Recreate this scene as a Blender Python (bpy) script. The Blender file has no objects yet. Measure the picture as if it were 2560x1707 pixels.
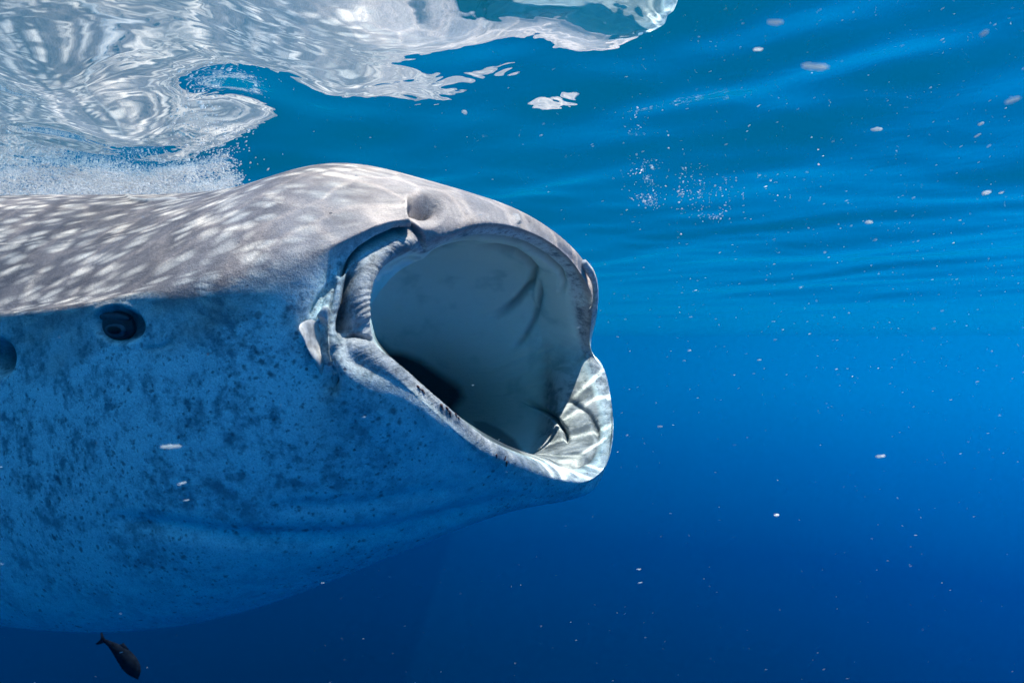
import bpy, math, random
import numpy as np
from mathutils import Vector
from mathutils.bvhtree import BVHTree

# ------------------------------------------------------------------ camera, light, exposure
scene = bpy.context.scene
col = scene.collection
LENS = 24.0
K = 18.0 / LENS / 1280.0            # tangent per photograph pixel
cam_d = bpy.data.cameras.new("camera")
cam_d.lens = LENS; cam_d.sensor_width = 36.0
cam_d.clip_start = 0.02; cam_d.clip_end = 400.0
cam_d.dof.use_dof = True; cam_d.dof.focus_distance = 1.55; cam_d.dof.aperture_fstop = 4.0
cam = bpy.data.objects.new("camera", cam_d)
cam.rotation_euler = (math.radians(90), 0, 0)
col.objects.link(cam); scene.camera = cam

SUN = Vector((0.30, 0.07, 0.94)).normalized()      # towards the sun (refracted, under water)
world = bpy.data.worlds.new("World"); scene.world = world
world.use_nodes = True
wn = world.node_tree.nodes; wl = world.node_tree.links
sky = wn.new("ShaderNodeTexSky"); sky.sky_type = 'NISHITA'; sky.sun_disc = False
sky.air_density = 1.0; sky.dust_density = 0.0; sky.ozone_density = 8.0
sky.sun_elevation = math.asin(SUN.z); sky.sun_rotation = math.atan2(SUN.x, SUN.y)
bg = wn["Background"]; bg.inputs["Strength"].default_value = 0.15
wl.new(sky.outputs[0], bg.inputs["Color"])

sun_d = bpy.data.lights.new("sun", 'SUN'); sun_d.energy = 4.7; sun_d.angle = math.radians(0.5)
sun_d.color = (1.0, 0.73, 0.62)
sun = bpy.data.objects.new("sun", sun_d); col.objects.link(sun)
sun.rotation_euler = SUN.to_track_quat('Z', 'Y').to_euler()
sun.location = (0, 0, 8)

scene.view_settings.view_transform = 'Standard'; scene.view_settings.look = 'None'
scene.view_settings.exposure = 0.95; scene.view_settings.gamma = 1.0
scene.view_settings.use_curve_mapping = False
scene.render.engine = 'CYCLES'
scene.cycles.max_bounces = 8; scene.cycles.diffuse_bounces = 7; scene.cycles.transparent_max_bounces = 24
scene.cycles.use_denoising = True
scene.cycles.caustics_reflective = False
SURF = 0.56                                        # height of the water surface above the lens

# ------------------------------------------------------------------ helpers
def P(px, py, d):
    """photograph pixel + distance along the view axis -> world point"""
    return np.array([(px - 1280.0) * K * d, d, (853.5 - py) * K * d])

def tag(o, label=None, cat=None, group=None, kind=None):
    if label: o["label"] = label
    if cat: o["category"] = cat
    if group: o["group"] = group
    if kind: o["kind"] = kind
    return o

def mesh_obj(name, verts, faces, mat, parent=None, smooth=True):
    me = bpy.data.meshes.new(name)
    verts = np.asarray(verts, dtype=np.float32); faces = np.asarray(faces, dtype=np.int32)
    n = faces.shape[1]
    me.vertices.add(len(verts)); me.vertices.foreach_set("co", verts.ravel())
    me.loops.add(faces.size); me.loops.foreach_set("vertex_index", faces.ravel())
    me.polygons.add(len(faces)); me.polygons.foreach_set("loop_start", np.arange(0, faces.size, n, dtype=np.int32))
    me.update(calc_edges=True)
    if smooth: me.polygons.foreach_set("use_smooth", np.ones(len(faces), dtype=bool))
    me.materials.append(mat)
    o = bpy.data.objects.new(name, me); col.objects.link(o)
    if parent: o.parent = parent
    return o

class Mat:
    """tiny node-building helper"""
    def __init__(s, name):
        s.m = bpy.data.materials.new(name); s.m.use_nodes = True
        s.t = s.m.node_tree; s.n = s.t.nodes; s.l = s.t.links
        s.n.clear(); s.out = s.n.new("ShaderNodeOutputMaterial")
    def new(s, typ, **kw):
        nd = s.n.new(typ)
        for k, v in kw.items():
            if k.startswith("_"): setattr(nd, k[1:], v)
        return nd
    def set(s, sock, v):
        if hasattr(v, "is_linked") or isinstance(v, bpy.types.NodeSocket): s.l.new(v, sock)
        else: sock.default_value = v
    def math(s, op, a, b=0.0, c=None, clamp=False):
        nd = s.n.new("ShaderNodeMath"); nd.operation = op; nd.use_clamp = clamp
        s.set(nd.inputs[0], a); s.set(nd.inputs[1], b)
        if c is not None: s.set(nd.inputs[2], c)
        return nd.outputs[0]
    def ramp(s, x, a, b, lo=0.0, hi=1.0, smooth=True):
        nd = s.n.new("ShaderNodeMapRange"); nd.interpolation_type = 'SMOOTHSTEP' if smooth else 'LINEAR'
        s.set(nd.inputs["Value"], x); s.set(nd.inputs["From Min"], a); s.set(nd.inputs["From Max"], b)
        s.set(nd.inputs["To Min"], lo); s.set(nd.inputs["To Max"], hi)
        return nd.outputs[0]
    def mix(s, f, a, b):
        nd = s.n.new("ShaderNodeMix"); nd.data_type = 'RGBA'
        s.set(nd.inputs[0], f); s.set(nd.inputs[6], a); s.set(nd.inputs[7], b)
        return nd.outputs[2]
    def mul(s, f, a, b):
        nd = s.n.new("ShaderNodeMix"); nd.data_type = 'RGBA'; nd.blend_type = 'MULTIPLY'
        s.set(nd.inputs[0], f); s.set(nd.inputs[6], a); s.set(nd.inputs[7], b)
        return nd.outputs[2]
    def noise(s, vec, scale, detail=3.0, rough=0.55, dist=0.0, out=0):
        nd = s.n.new("ShaderNodeTexNoise"); s.l.new(vec, nd.inputs["Vector"])
        nd.inputs["Scale"].default_value = scale; nd.inputs["Detail"].default_value = detail
        nd.inputs["Roughness"].default_value = rough; nd.inputs["Distortion"].default_value = dist
        return nd.outputs[out]
    def voro(s, vec, scale, feature='F1', rand=1.0, out="Distance"):
        nd = s.n.new("ShaderNodeTexVoronoi"); nd.feature = feature; s.l.new(vec, nd.inputs["Vector"])
        nd.inputs["Scale"].default_value = scale; nd.inputs["Randomness"].default_value = rand
        return nd.outputs[out]
    def mapping(s, vec, scale=(1, 1, 1), rot=(0, 0, 0), loc=(0, 0, 0)):
        nd = s.n.new("ShaderNodeMapping"); s.l.new(vec, nd.inputs["Vector"])
        nd.inputs["Scale"].default_value = scale; nd.inputs["Rotation"].default_value = rot
        nd.inputs["Location"].default_value = loc
        return nd.outputs[0]
    def vadd(s, a, b, op='ADD'):
        nd = s.n.new("ShaderNodeVectorMath"); nd.operation = op; s.l.new(a, nd.inputs[0]); s.set(nd.inputs[1], b)
        return nd.outputs[0]
    def warp(s, vec, scale, amount, detail=2.0):
        c = s.noise(vec, scale, detail, out=1)
        c = s.vadd(c, (0.5, 0.5, 0.5), 'SUBTRACT')
        c = s.vadd(c, (amount, amount, amount), 'MULTIPLY')
        return s.vadd(vec, c)

# ------------------------------------------------------------------ open water
def make_water_column():
    m = Mat("open_water")
    geo = m.new("ShaderNodeNewGeometry")
    sep = m.new("ShaderNodeSeparateXYZ"); m.l.new(geo.outputs["Position"], sep.inputs[0])
    t = m.math('DIVIDE', sep.outputs["Z"], -80.0)               # 0 at the surface, 1 straight down
    cr = m.new("ShaderNodeValToRGB"); m.l.new(t, cr.inputs[0])
    e = cr.color_ramp.elements
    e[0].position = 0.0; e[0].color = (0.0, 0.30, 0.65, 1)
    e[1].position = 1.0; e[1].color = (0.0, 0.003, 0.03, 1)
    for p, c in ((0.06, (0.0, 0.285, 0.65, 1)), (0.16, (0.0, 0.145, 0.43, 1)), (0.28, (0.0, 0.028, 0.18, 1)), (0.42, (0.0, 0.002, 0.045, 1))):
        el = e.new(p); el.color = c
    # dome glow raised towards +x and behind the lens, added fill for the flank
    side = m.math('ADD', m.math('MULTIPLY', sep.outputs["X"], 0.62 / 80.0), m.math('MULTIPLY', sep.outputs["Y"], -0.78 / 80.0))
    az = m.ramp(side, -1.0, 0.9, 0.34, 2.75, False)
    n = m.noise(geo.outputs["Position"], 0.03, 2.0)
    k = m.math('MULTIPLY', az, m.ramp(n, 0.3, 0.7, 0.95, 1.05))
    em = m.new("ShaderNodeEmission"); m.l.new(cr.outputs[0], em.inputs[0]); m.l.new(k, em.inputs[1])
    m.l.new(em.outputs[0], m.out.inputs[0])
    R = 80.0
    nu, nv = 96, 40
    V = []; F = []
    for i in range(nv + 1):
        a = i / nv * math.pi / 2
        for j in range(nu):
            b = j / nu * 2 * math.pi
            V.append((R * math.cos(a) * math.cos(b), R * math.cos(a) * math.sin(b), SURF + 0.25 - R * math.sin(a)))
    for i in range(nv):
        for j in range(nu):
            F.append((i * nu + j, i * nu + (j + 1) % nu, (i + 1) * nu + (j + 1) % nu, (i + 1) * nu + j))
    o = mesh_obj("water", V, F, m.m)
    tag(o, kind="structure")

# ------------------------------------------------------------------ water surface
WSEED = 3
NEARW = [(0.00081, 4.83447, 7.54027, 2.46782), (0.00491, 12.25433, -2.54594, 2.24992), (0.00526, 9.97958, 2.61347, 4.3578), (0.0098, -0.10488, 4.4755, -0.18279), (0.00598, 3.01537, 4.21148, 5.5934), (0.0035, -4.81615, 12.35806, 2.01322), (0.00619, -2.48974, 3.49835, 5.72502), (0.00135, 17.34621, 17.36669, 2.84485), (0.00295, 3.69324, 11.08851, 3.78519), (0.00792, 10.08145, 2.5505, 3.97766), (0.00542, 6.73459, 0.49786, 4.44826), (0.00263, 16.06582, 3.04939, 2.68051), (0.00801, -6.18148, 0.68471, 2.16617), (0.00656, 7.7212, 0.24369, 0.79446), (0.00134, -3.63691, 4.83579, 3.18722), (0.00243, -4.08982, 1.38172, 1.44988), (0.00018, 3.88615, 11.40972, 2.7878), (0.00193, 4.11046, 4.29394, 3.79552)]
def wave_height(x, y):
    rng = np.random.RandomState(WSEED)
    h = np.zeros_like(x)
    r = np.sqrt(x * x + y * y)
    wx = x + 0.10 * np.sin(1.7 * y + 1.1) + 0.05 * np.sin(4.1 * x + 2.3 * y)
    wy = y + 0.10 * np.sin(1.9 * x + 0.4) + 0.05 * np.sin(3.7 * y - 2.9 * x + 2.0)
    near = np.exp(-((x + 0.5) ** 2 / 1.4 ** 2 + (y - 1.4) ** 2 / 1.1 ** 2))
    for k in range(46):
        lam = 0.22 * (30.0 ** (k / 45.0))                   # 0.22 .. 6.6 m
        th = rng.normal(math.radians(62), 0.55)
        kk = 2 * math.pi / lam
        ph = rng.uniform(0, 2 * math.pi)
        slope = 0.017
        if lam < 1.2: slope = 0.016
        h += slope / kk * np.sin(kk * (wx * math.cos(th) + wy * math.sin(th)) + ph) * (1.0 if lam > .5 else 1 / (1 + (r / 9) ** 2)) / (1 + (r / 12) ** 2)
    for a, kx, ky, ph in NEARW:                              # the disturbed water over the animal
        h += near * a * np.sin(kx * x + ky * y + ph)
    return h

def make_surface():
    m = Mat("water_surface")
    geo = m.new("ShaderNodeNewGeometry"); pos = geo.outputs["Position"]
    # light that comes through: a web of caustic lines painted into the transmission colour
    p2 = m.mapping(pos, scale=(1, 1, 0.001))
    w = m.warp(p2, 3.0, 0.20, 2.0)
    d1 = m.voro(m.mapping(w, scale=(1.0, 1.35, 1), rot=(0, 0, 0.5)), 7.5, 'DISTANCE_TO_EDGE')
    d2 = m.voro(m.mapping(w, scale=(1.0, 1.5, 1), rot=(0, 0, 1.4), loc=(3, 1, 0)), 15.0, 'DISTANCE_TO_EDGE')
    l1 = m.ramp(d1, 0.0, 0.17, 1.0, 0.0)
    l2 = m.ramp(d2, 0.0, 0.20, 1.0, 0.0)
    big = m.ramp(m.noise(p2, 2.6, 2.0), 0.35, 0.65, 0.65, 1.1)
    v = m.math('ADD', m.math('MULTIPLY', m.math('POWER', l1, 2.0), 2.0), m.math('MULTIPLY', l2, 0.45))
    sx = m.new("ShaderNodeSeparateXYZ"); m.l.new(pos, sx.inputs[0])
    gain = m.ramp(sx.outputs["X"], 0.10, 0.45, 0.22, 1.0)       # painted web weakened over the animal's back
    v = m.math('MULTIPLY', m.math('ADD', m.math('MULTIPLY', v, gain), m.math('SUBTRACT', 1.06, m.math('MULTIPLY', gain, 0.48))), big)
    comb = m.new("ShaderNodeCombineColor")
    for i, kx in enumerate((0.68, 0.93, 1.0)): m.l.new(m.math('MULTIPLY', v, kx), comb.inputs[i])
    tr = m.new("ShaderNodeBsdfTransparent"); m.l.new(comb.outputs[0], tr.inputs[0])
    gl = m.new("ShaderNodeBsdfGlossy"); gl.inputs["Roughness"].default_value = 0.0
    gl.inputs["Color"].default_value = (0.76, 0.75, 0.76, 1)
    bmp = m.new("ShaderNodeBump"); bmp.inputs["Strength"].default_value = 0.5; bmp.inputs["Distance"].default_value = 0.004
    m.l.new(m.noise(pos, 9.0, 2.0, 0.5, 0.6), bmp.inputs["Height"])
    m.l.new(bmp.outputs[0], gl.inputs["Normal"])
    fr = m.new("ShaderNodeFresnel"); fr.inputs["IOR"].default_value = 1.333
    mx = m.new("ShaderNodeMixShader")
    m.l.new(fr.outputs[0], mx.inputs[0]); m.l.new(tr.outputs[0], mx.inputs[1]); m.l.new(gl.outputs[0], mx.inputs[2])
    # blue translucent share added to brighten the surface and the fill from above
    tl = m.new("ShaderNodeBsdfTranslucent"); tl.inputs["Color"].default_value = (0.0, 0.60, 0.98, 1)
    mx2 = m.new("ShaderNodeMixShader"); mx2.inputs[0].default_value = 0.075
    m.l.new(mx.outputs[0], mx2.inputs[1]); m.l.new(tl.outputs[0], mx2.inputs[2])
    m.l.new(mx2.outputs[0], m.out.inputs[0])
    # polar sheet, fine in front of the lens and coarse far out
    nr = 500
    rad = 0.25 * (81.0 / 0.25) ** (np.linspace(0, 1, nr) ** 1.15)
    ang = np.concatenate([np.linspace(35, 145, 860, endpoint=False), np.linspace(145, 395, 180, endpoint=False)]) * math.pi / 180
    na = len(ang)
    Rr, A = np.meshgrid(rad, ang, indexing='ij')
    X = Rr * np.cos(A); Y = Rr * np.sin(A)
    Z = SURF + wave_height(X, Y)
    V = np.stack([X, Y, Z], -1).reshape(-1, 3)
    V = np.vstack([V, [[0, 0, SURF]]])
    i, j = np.meshgrid(np.arange(nr - 1), np.arange(na), indexing='ij')
    j2 = (j + 1) % na
    F = np.stack([i * na + j, (i + 1) * na + j, (i + 1) * na + j2, i * na + j2], -1).reshape(-1, 4)
    c = len(V) - 1
    jj = np.arange(na)
    F2 = np.stack([np.full(na, c), jj, (jj + 1) % na, (jj + 1) % na], -1)
    o = mesh_obj("water_surface", V, F, m.m)
    tag(o, kind="structure")
    return o

# ------------------------------------------------------------------ whale shark
OUT = [(1060,583,1.40),(1104,577,1.435),(1184,551,1.50),(1256,553,1.57),(1330,577,1.66),(1395,617,1.77),(1446,672,1.90),(1483,752,2.03),
       (1474,866,2.20),(1512,930,2.15),(1526,1003,2.03),(1530,1085,1.85),(1512,1165,1.74),(1465,1208,1.64),(1390,1205,1.55),(1300,1178,1.46),
       (1195,1130,1.37),(1080,1030,1.28),(985,955,1.23),(880,900,1.20),(862,835,1.22),(862,740,1.225),(888,652,1.265),(972,592,1.325)]
INN = [(1056,640,1.50),(1100,615,1.52),(1165,597,1.57),(1235,596,1.64),(1300,610,1.73),(1355,640,1.85),(1400,690,1.98),(1418,770,2.12),
       (1440,870,2.22),(1462,940,2.13),(1482,1010,2.02),(1490,1070,1.93),(1480,1130,1.82),(1437,1167,1.72),(1370,1152,1.63),(1290,1128,1.53),
       (1200,1085,1.43),(1100,1005,1.34),(1018,935,1.30),(945,858,1.29),(926,800,1.28),(910,730,1.31),(952,674,1.37),(1012,640,1.44)]
OUT2 = [(1035,540,1.36),(1085,512,1.44),(1150,492,1.55),(1235,503,1.66),(1330,543,1.78),(1412,603,1.90),(1462,668,2.05),(1486,770,2.15),
        (1470,866,2.30),(1492,914,2.26),(1503,1005,2.15),(1506,1100,1.98),(1488,1190,1.85),(1455,1238,1.72),(1370,1255,1.60),(1270,1235,1.48),
        (1160,1180,1.36),(1040,1090,1.26),(930,1010,1.20),(830,930,1.17),(815,850,1.18),(812,740,1.22),(850,650,1.245),(945,565,1.285)]
# T(op) N(ear) B(ottom) F(ar) of each body station
BODY = [((1090,452,1.74),(745,655,1.175),(1250,1292,1.60),(1400,850,2.42),2.2,0.9,0.72,22),
        ((950,413,1.80),(590,700,1.17),(1050,1365,1.62),(1200,850,2.55),2.1,0.9,0.72,21),
        ((830,424,1.85),(430,738,1.20),(820,1455,1.68),(1050,850,2.60),2.0),
        ((700,468,1.90),(250,772,1.27),(600,1512,1.75),(900,850,2.65),1.85),
        ((450,479,2.00),(50,800,1.38),(350,1538,1.84),(650,850,2.70),1.6),
        ((150,474,2.12),(-180,815,1.53),(50,1530,1.98),(400,850,2.80),1.6),
        ((-250,470,2.35),(-500,820,1.80),(-300,1490,2.25),(50,850,3.0),1.7),
        ((-900,500,2.80),(-1100,850,2.35),(-900,1350,2.75),(-500,860,3.4),1.9),
        ((-1600,640,3.50),(-1680,850,3.25),(-1600,1080,3.5),(-1450,860,3.8),2),
        ((-2200,780,4.20),(-2200,850,4.15),(-2200,920,4.2),(-2170,850,4.3),2)]
SHELF = [(1050,650,1.60),(1085,622,1.64),(1150,603,1.70),(1215,605,1.78),(1268,622,1.88),(1310,655,2.0),(1335,700,2.13),(1345,770,2.24),
         (1375,860,2.27),(1388,940,2.17),(1395,1010,2.08),(1398,1065,1.99),(1390,1110,1.91),(1350,1135,1.84),(1290,1130,1.74),(1225,1105,1.63),
         (1150,1060,1.53),(1070,1000,1.44),(1005,940,1.38),(945,875,1.36),(926,810,1.37),(915,735,1.41),(945,690,1.48),(1005,655,1.54)]
CAV = [((1140,592,1.80),(890,835,1.42),(1270,1190,1.76),(1330,865,2.30),2.2,0.85,0.85),
       ((1020,600,1.84),(820,850,1.38),(1130,1220,1.74),(1190,870,2.33),2.2,0.85,0.85),
       ((900,630,1.86),(760,860,1.40),(970,1180,1.76),(1030,870,2.26),2.2,0.85,0.85),
       ((830,690,1.86),(720,860,1.48),(850,1030,1.76),(910,870,2.08),2.2,0.85,0.85),
       ((770,840,1.80),(740,860,1.74),(770,890,1.80),(790,870,1.86),2,0.9,0.9)]
ANG = [None] * 24          # angle of every column: 3 top, 8 far, 14 bottom, 20 near
def _fill(a, b, th0, th1):
    n = (b - a) % 24
    for k in range(n + 1): ANG[(a + k) % 24] = (th0, k / n)
_fill(20, 3, 'NT', 1); _fill(3, 8, 'TF', 1); _fill(8, 14, 'FB', 1); _fill(14, 20, 'BN', 1)

def station(T, N, B, Fp, p=1.7, e=0.90, eb=0.72, cn=20):
    T, N, B, Fp = (P(*q) for q in (T, N, B, Fp))
    def C(v, l): return np.array([v[0], v[1], l[2]])
    pts = []
    for k, (q, t) in enumerate(ANG):
        if cn != 20 and (k >= 14 or k < 3):                     # the ridge may sit on another column
            kk = k if k >= 14 else k + 24
            q, t = ('BN', (kk - 14) / (cn - 14)) if kk <= cn else ('NT', (kk - cn) / (27 - cn))
        th = t * math.pi / 2
        if q == 'NT':
            L = max(math.cos(th), 0) ** 0.85; c = C(T, N)
            pts.append(c + (N - c) * L + (T - c) * (1 - L ** p))
        elif q == 'TF':
            c = C(T, Fp); pts.append(c + (T - c) * max(math.cos(th), 0) ** e + (Fp - c) * max(math.sin(th), 0) ** e)
        elif q == 'FB':
            c = C(B, Fp); pts.append(c + (Fp - c) * max(math.cos(th), 0) ** e + (B - c) * max(math.sin(th), 0) ** e)
        else:
            c = C(B, N); pts.append(c + (B - c) * max(math.cos(th), 0) ** eb + (N - c) * max(math.sin(th), 0) ** eb)
    return np.array(pts)

def catmull(a, t, closed):
    """a (n, ..., 3) sampled at float indices t"""
    n = len(a)
    i = np.floor(t).astype(int)
    if not closed: i = np.clip(i, 0, n - 2)
    f = (t - i).reshape((-1,) + (1,) * (a.ndim - 1))
    def g(k):
        return a[k % n] if closed else a[np.clip(k, 0, n - 1)]
    p0, p1, p2, p3 = g(i - 1), g(i), g(i + 1), g(i + 2)
    return 0.5 * ((2 * p1) + (-p0 + p2) * f + (2 * p0 - 5 * p1 + 4 * p2 - p3) * f * f + (-p0 + 3 * p1 - 3 * p2 + p3) * f ** 3)

def poly_dist(px, py, pts):
    d = np.full(px.shape, 1e9)
    tt = np.zeros(px.shape)
    n = len(pts) - 1
    for k in range(n):
        x0, y0 = pts[k]; x1, y1 = pts[k + 1]
        dx, dy = x1 - x0, y1 - y0
        t = np.clip(((px - x0) * dx + (py - y0) * dy) / (dx * dx + dy * dy), 0, 1)
        q = np.hypot(px - x0 - t * dx, py - y0 - t * dy)
        b = q < d
        d = np.where(b, q, d); tt = np.where(b, (k + t) / n, tt)
    return d, tt

# creases (negative) and ridges (positive): points, height (m), width (px), painted crease shade, pale tone
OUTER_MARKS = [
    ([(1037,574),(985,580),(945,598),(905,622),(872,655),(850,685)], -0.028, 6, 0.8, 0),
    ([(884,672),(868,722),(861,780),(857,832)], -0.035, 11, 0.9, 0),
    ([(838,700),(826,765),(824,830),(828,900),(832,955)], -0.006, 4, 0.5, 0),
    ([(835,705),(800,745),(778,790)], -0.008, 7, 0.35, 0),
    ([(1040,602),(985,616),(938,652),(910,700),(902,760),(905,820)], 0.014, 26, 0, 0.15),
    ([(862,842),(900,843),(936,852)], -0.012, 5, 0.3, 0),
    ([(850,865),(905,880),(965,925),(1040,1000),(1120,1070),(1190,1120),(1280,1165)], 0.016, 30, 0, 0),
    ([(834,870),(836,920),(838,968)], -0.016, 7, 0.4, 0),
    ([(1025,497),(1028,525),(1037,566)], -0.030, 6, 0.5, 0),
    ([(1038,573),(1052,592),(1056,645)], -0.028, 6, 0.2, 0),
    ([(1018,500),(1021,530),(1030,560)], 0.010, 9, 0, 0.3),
    ([(760,835),(778,860),(792,900)], 0.010, 14, 0, 0.6),  # this ridge and the next: sunlight on the flap painted as pale tone
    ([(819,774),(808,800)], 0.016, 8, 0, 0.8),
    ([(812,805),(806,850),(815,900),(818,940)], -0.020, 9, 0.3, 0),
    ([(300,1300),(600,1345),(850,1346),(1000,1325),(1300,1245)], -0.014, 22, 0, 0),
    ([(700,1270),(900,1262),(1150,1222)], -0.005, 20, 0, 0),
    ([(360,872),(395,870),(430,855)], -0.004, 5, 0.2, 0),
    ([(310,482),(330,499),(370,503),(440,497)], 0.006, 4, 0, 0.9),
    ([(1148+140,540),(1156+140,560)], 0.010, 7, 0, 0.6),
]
INNER_MARKS = [
    ([(1054,647),(1093,619),(1148,600),(1202,592),(1256,597),(1310,611),(1365,644),(1401,676),(1411,705),(1400,741)], -0.018, 7, 0.8, 0),
    ([(1184,617),(1238,620),(1285,633),(1317,655),(1336,676),(1325,712),(1292,752),(1256,781),(1220,803)], -0.024, 9, 0.65, 0),
    ([(1348,695),(1348,741),(1336,796),(1307,846),(1274,879)], -0.018, 7, 0.50, 0),
    ([(1300,996),(1346,1017),(1382,1039),(1411,1072),(1419,1112)], -0.030, 5, 0.8, 0),
    ([(1395,998),(1430,1003),(1470,1030),(1492,1070),(1494,1112)], -0.010, 6, 0.6, 0),
    ([(1490,1120),(1470,1150),(1430,1165),(1370,1150)], -0.010, 5, 0.4, 0),
    ([(1484,868),(1462,885),(1430,905)], -0.014, 7, 0.3, 0),
    ([(1230,960),(1300,930),(1380,905),(1440,893)], -0.008, 8, 0.15, 0),
    ([(1200,935),(1270,905),(1340,875),(1400,862)], -0.007, 8, 0.12, 0),
    ([(1240,990),(1310,965),(1390,940)], -0.006, 7, 0.12, 0),
]
GILL = [(950,860),(1010,880),(1075,915),(1130,960),(1150,1000),(1130,1030),(1080,1000)]
VALVE = [(1195,1072),(1235,1080),(1275,1100),(1303,1128)]

def skin_material():
    m = Mat("shark_skin")
    uv = m.new("ShaderNodeUVMap"); uv.uv_map = "uv"
    U = uv.outputs[0]
    att = m.new("ShaderNodeVertexColor"); att.layer_name = "zone"
    sc = m.new("ShaderNodeSeparateColor"); m.l.new(att.outputs[0], sc.inputs[0])
    lining, dark, pale = sc.outputs[0], sc.outputs[1], sc.outputs[2]
    att2 = m.new("ShaderNodeVertexColor"); att2.layer_name = "zone2"
    sc2 = m.new("ShaderNodeSeparateColor"); m.l.new(att2.outputs[0], sc2.inputs[0])
    back, belly, gill = sc2.outputs[0], sc2.outputs[1], sc2.outputs[2]
    att3 = m.new("ShaderNodeVertexColor"); att3.layer_name = "zone3"
    sc3 = m.new("ShaderNodeSeparateColor"); m.l.new(att3.outputs[0], sc3.inputs[0])
    rear, lip, cheek = sc3.outputs[0], sc3.outputs[1], sc3.outputs[2]
    tc = m.new("ShaderNodeTexCoord"); O = tc.outputs["Object"]
    n1 = m.noise(O, 9.0, 6.0, 0.68)
    n2 = m.noise(O, 55.0, 4.0, 0.7)
    n3 = m.noise(O, 330.0, 3.0, 0.7)
    n4 = m.noise(O, 26.0, 4.0, 0.65)
    # back: grey brown; darker towards the body behind the head
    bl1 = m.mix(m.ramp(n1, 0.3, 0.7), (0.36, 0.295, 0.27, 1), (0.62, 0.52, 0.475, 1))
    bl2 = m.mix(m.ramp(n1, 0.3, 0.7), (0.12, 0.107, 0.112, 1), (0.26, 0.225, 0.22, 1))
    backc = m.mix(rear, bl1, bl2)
    mott = m.math('ADD', m.math('MULTIPLY', n1, 0.40), m.math('ADD', m.math('MULTIPLY', n2, 0.32), m.math('MULTIPLY', n4, 0.28)))
    flank = m.mix(m.ramp(mott, 0.40, 0.535), (0.17, 0.32, 0.37, 1), (0.76, 0.96, 0.96, 1))
    bell = m.mix(m.ramp(mott, 0.40, 0.58), (0.52, 0.74, 0.78, 1), (0.80, 0.97, 0.97, 1))
    c = m.mix(belly, flank, bell)
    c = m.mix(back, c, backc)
    # pale spots of the back, drawn out to paint sun streaks too: rows of soft dashes, closer towards the snout
    wv = m.warp(m.mapping(m.mapping(U, rot=(0, 0, 0.24)), scale=(11.5, 29.0, 1)), 0.9, 0.75, 1.0)
    vs = m.new("ShaderNodeTexVoronoi"); m.l.new(wv, vs.inputs["Vector"]); vs.inputs["Randomness"].default_value = 0.72; vs.inputs["Scale"].default_value = 1.0
    sp = m.ramp(vs.outputs["Distance"], 0.14, 0.64, 1.0, 0.0)
    scs = m.new("ShaderNodeSeparateColor"); m.l.new(vs.outputs["Color"], scs.inputs[0])
    sp = m.math('MULTIPLY', sp, m.ramp(scs.outputs[2], 0.0, 0.5, 0.45, 1.0))
    fade = m.ramp(rear, 0.0, 0.40, 0.25, 1.0)
    spots = m.math('MULTIPLY', m.math('MULTIPLY', sp, fade), back, clamp=True)
    c = m.mix(spots, c, (0.92, 0.80, 0.68, 1))
    # dark blotches, dense on the cheek, sparse on throat and belly
    wo = m.warp(O, 50.0, 0.022, 3.0)
    notback = m.math('SUBTRACT', 1.0, back)
    clus = m.ramp(m.noise(O, 4.2, 3.0), 0.36, 0.60, 0.12, 1.0)
    dens = m.math('ADD', m.math('MULTIPLY', cheek, 0.55), m.math('MULTIPLY', clus, 0.45))
    tot = None
    for scl, lo, hi, k, off in ((23.0, 0.08, 0.26, 0.75, 0.0), (42.0, 0.12, 0.34, 0.72, 3.3), (78.0, 0.14, 0.42, 0.68, 7.1), (130.0, 0.14, 0.42, 0.5, 1.7)):
        v = m.new("ShaderNodeTexVoronoi"); m.l.new(m.mapping(wo, loc=(off, off, 0)), v.inputs["Vector"]); v.inputs["Scale"].default_value = scl
        q = m.new("ShaderNodeSeparateColor"); m.l.new(v.outputs["Color"], q.inputs[0])
        on = m.ramp(m.math('SUBTRACT', m.math('MULTIPLY', dens, 0.95 if scl < 50 else 1.25), q.outputs[0]), -0.05, 0.08)
        d = m.math('ADD', v.outputs["Distance"], m.math('MULTIPLY', q.outputs[1], 0.10))
        e = m.math('MULTIPLY', m.math('MULTIPLY', m.ramp(d, lo, hi, 1.0, 0.0), on), k)
        tot = e if tot is None else m.math('MAXIMUM', tot, e)
    c = m.mix(m.math('MULTIPLY', tot, notback), c, (0.035, 0.06, 0.085, 1))
    # sensory pores on the snout
    v3 = m.new("ShaderNodeTexVoronoi"); m.l.new(O, v3.inputs["Vector"]); v3.inputs["Scale"].default_value = 26.0
    s3 = m.new("ShaderNodeSeparateColor"); m.l.new(v3.outputs["Color"], s3.inputs[0])
    pore = m.math('MULTIPLY', m.ramp(v3.outputs["Distance"], 0.05, 0.085, 1.0, 0.0), m.ramp(s3.outputs[1], 0.55, 0.57))
    pore = m.math('MULTIPLY', pore, m.math('SUBTRACT', 1.0, rear))
    c = m.mix(m.math('MULTIPLY', pore, 0.9), c, (0.025, 0.03, 0.045, 1))
    # lips: grey, speckled
    lipc = m.mix(m.ramp(m.math('ADD', m.math('MULTIPLY', n2, 0.6), m.math('MULTIPLY', n4, 0.4)), 0.38, 0.60), (0.15, 0.14, 0.15, 1), (0.44, 0.42, 0.43, 1))
    c = m.mix(m.math('MULTIPLY', lip, 0.85), c, lipc)
    # fine skin grain
    c = m.mul(0.9, c, m.mix(m.ramp(n3, 0.3, 0.7), (0.76, 0.76, 0.76, 1), (1.16, 1.16, 1.16, 1)))
    c = m.mix(m.math('MULTIPLY', pale, 0.75), c, (0.66, 0.63, 0.59, 1))
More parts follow.
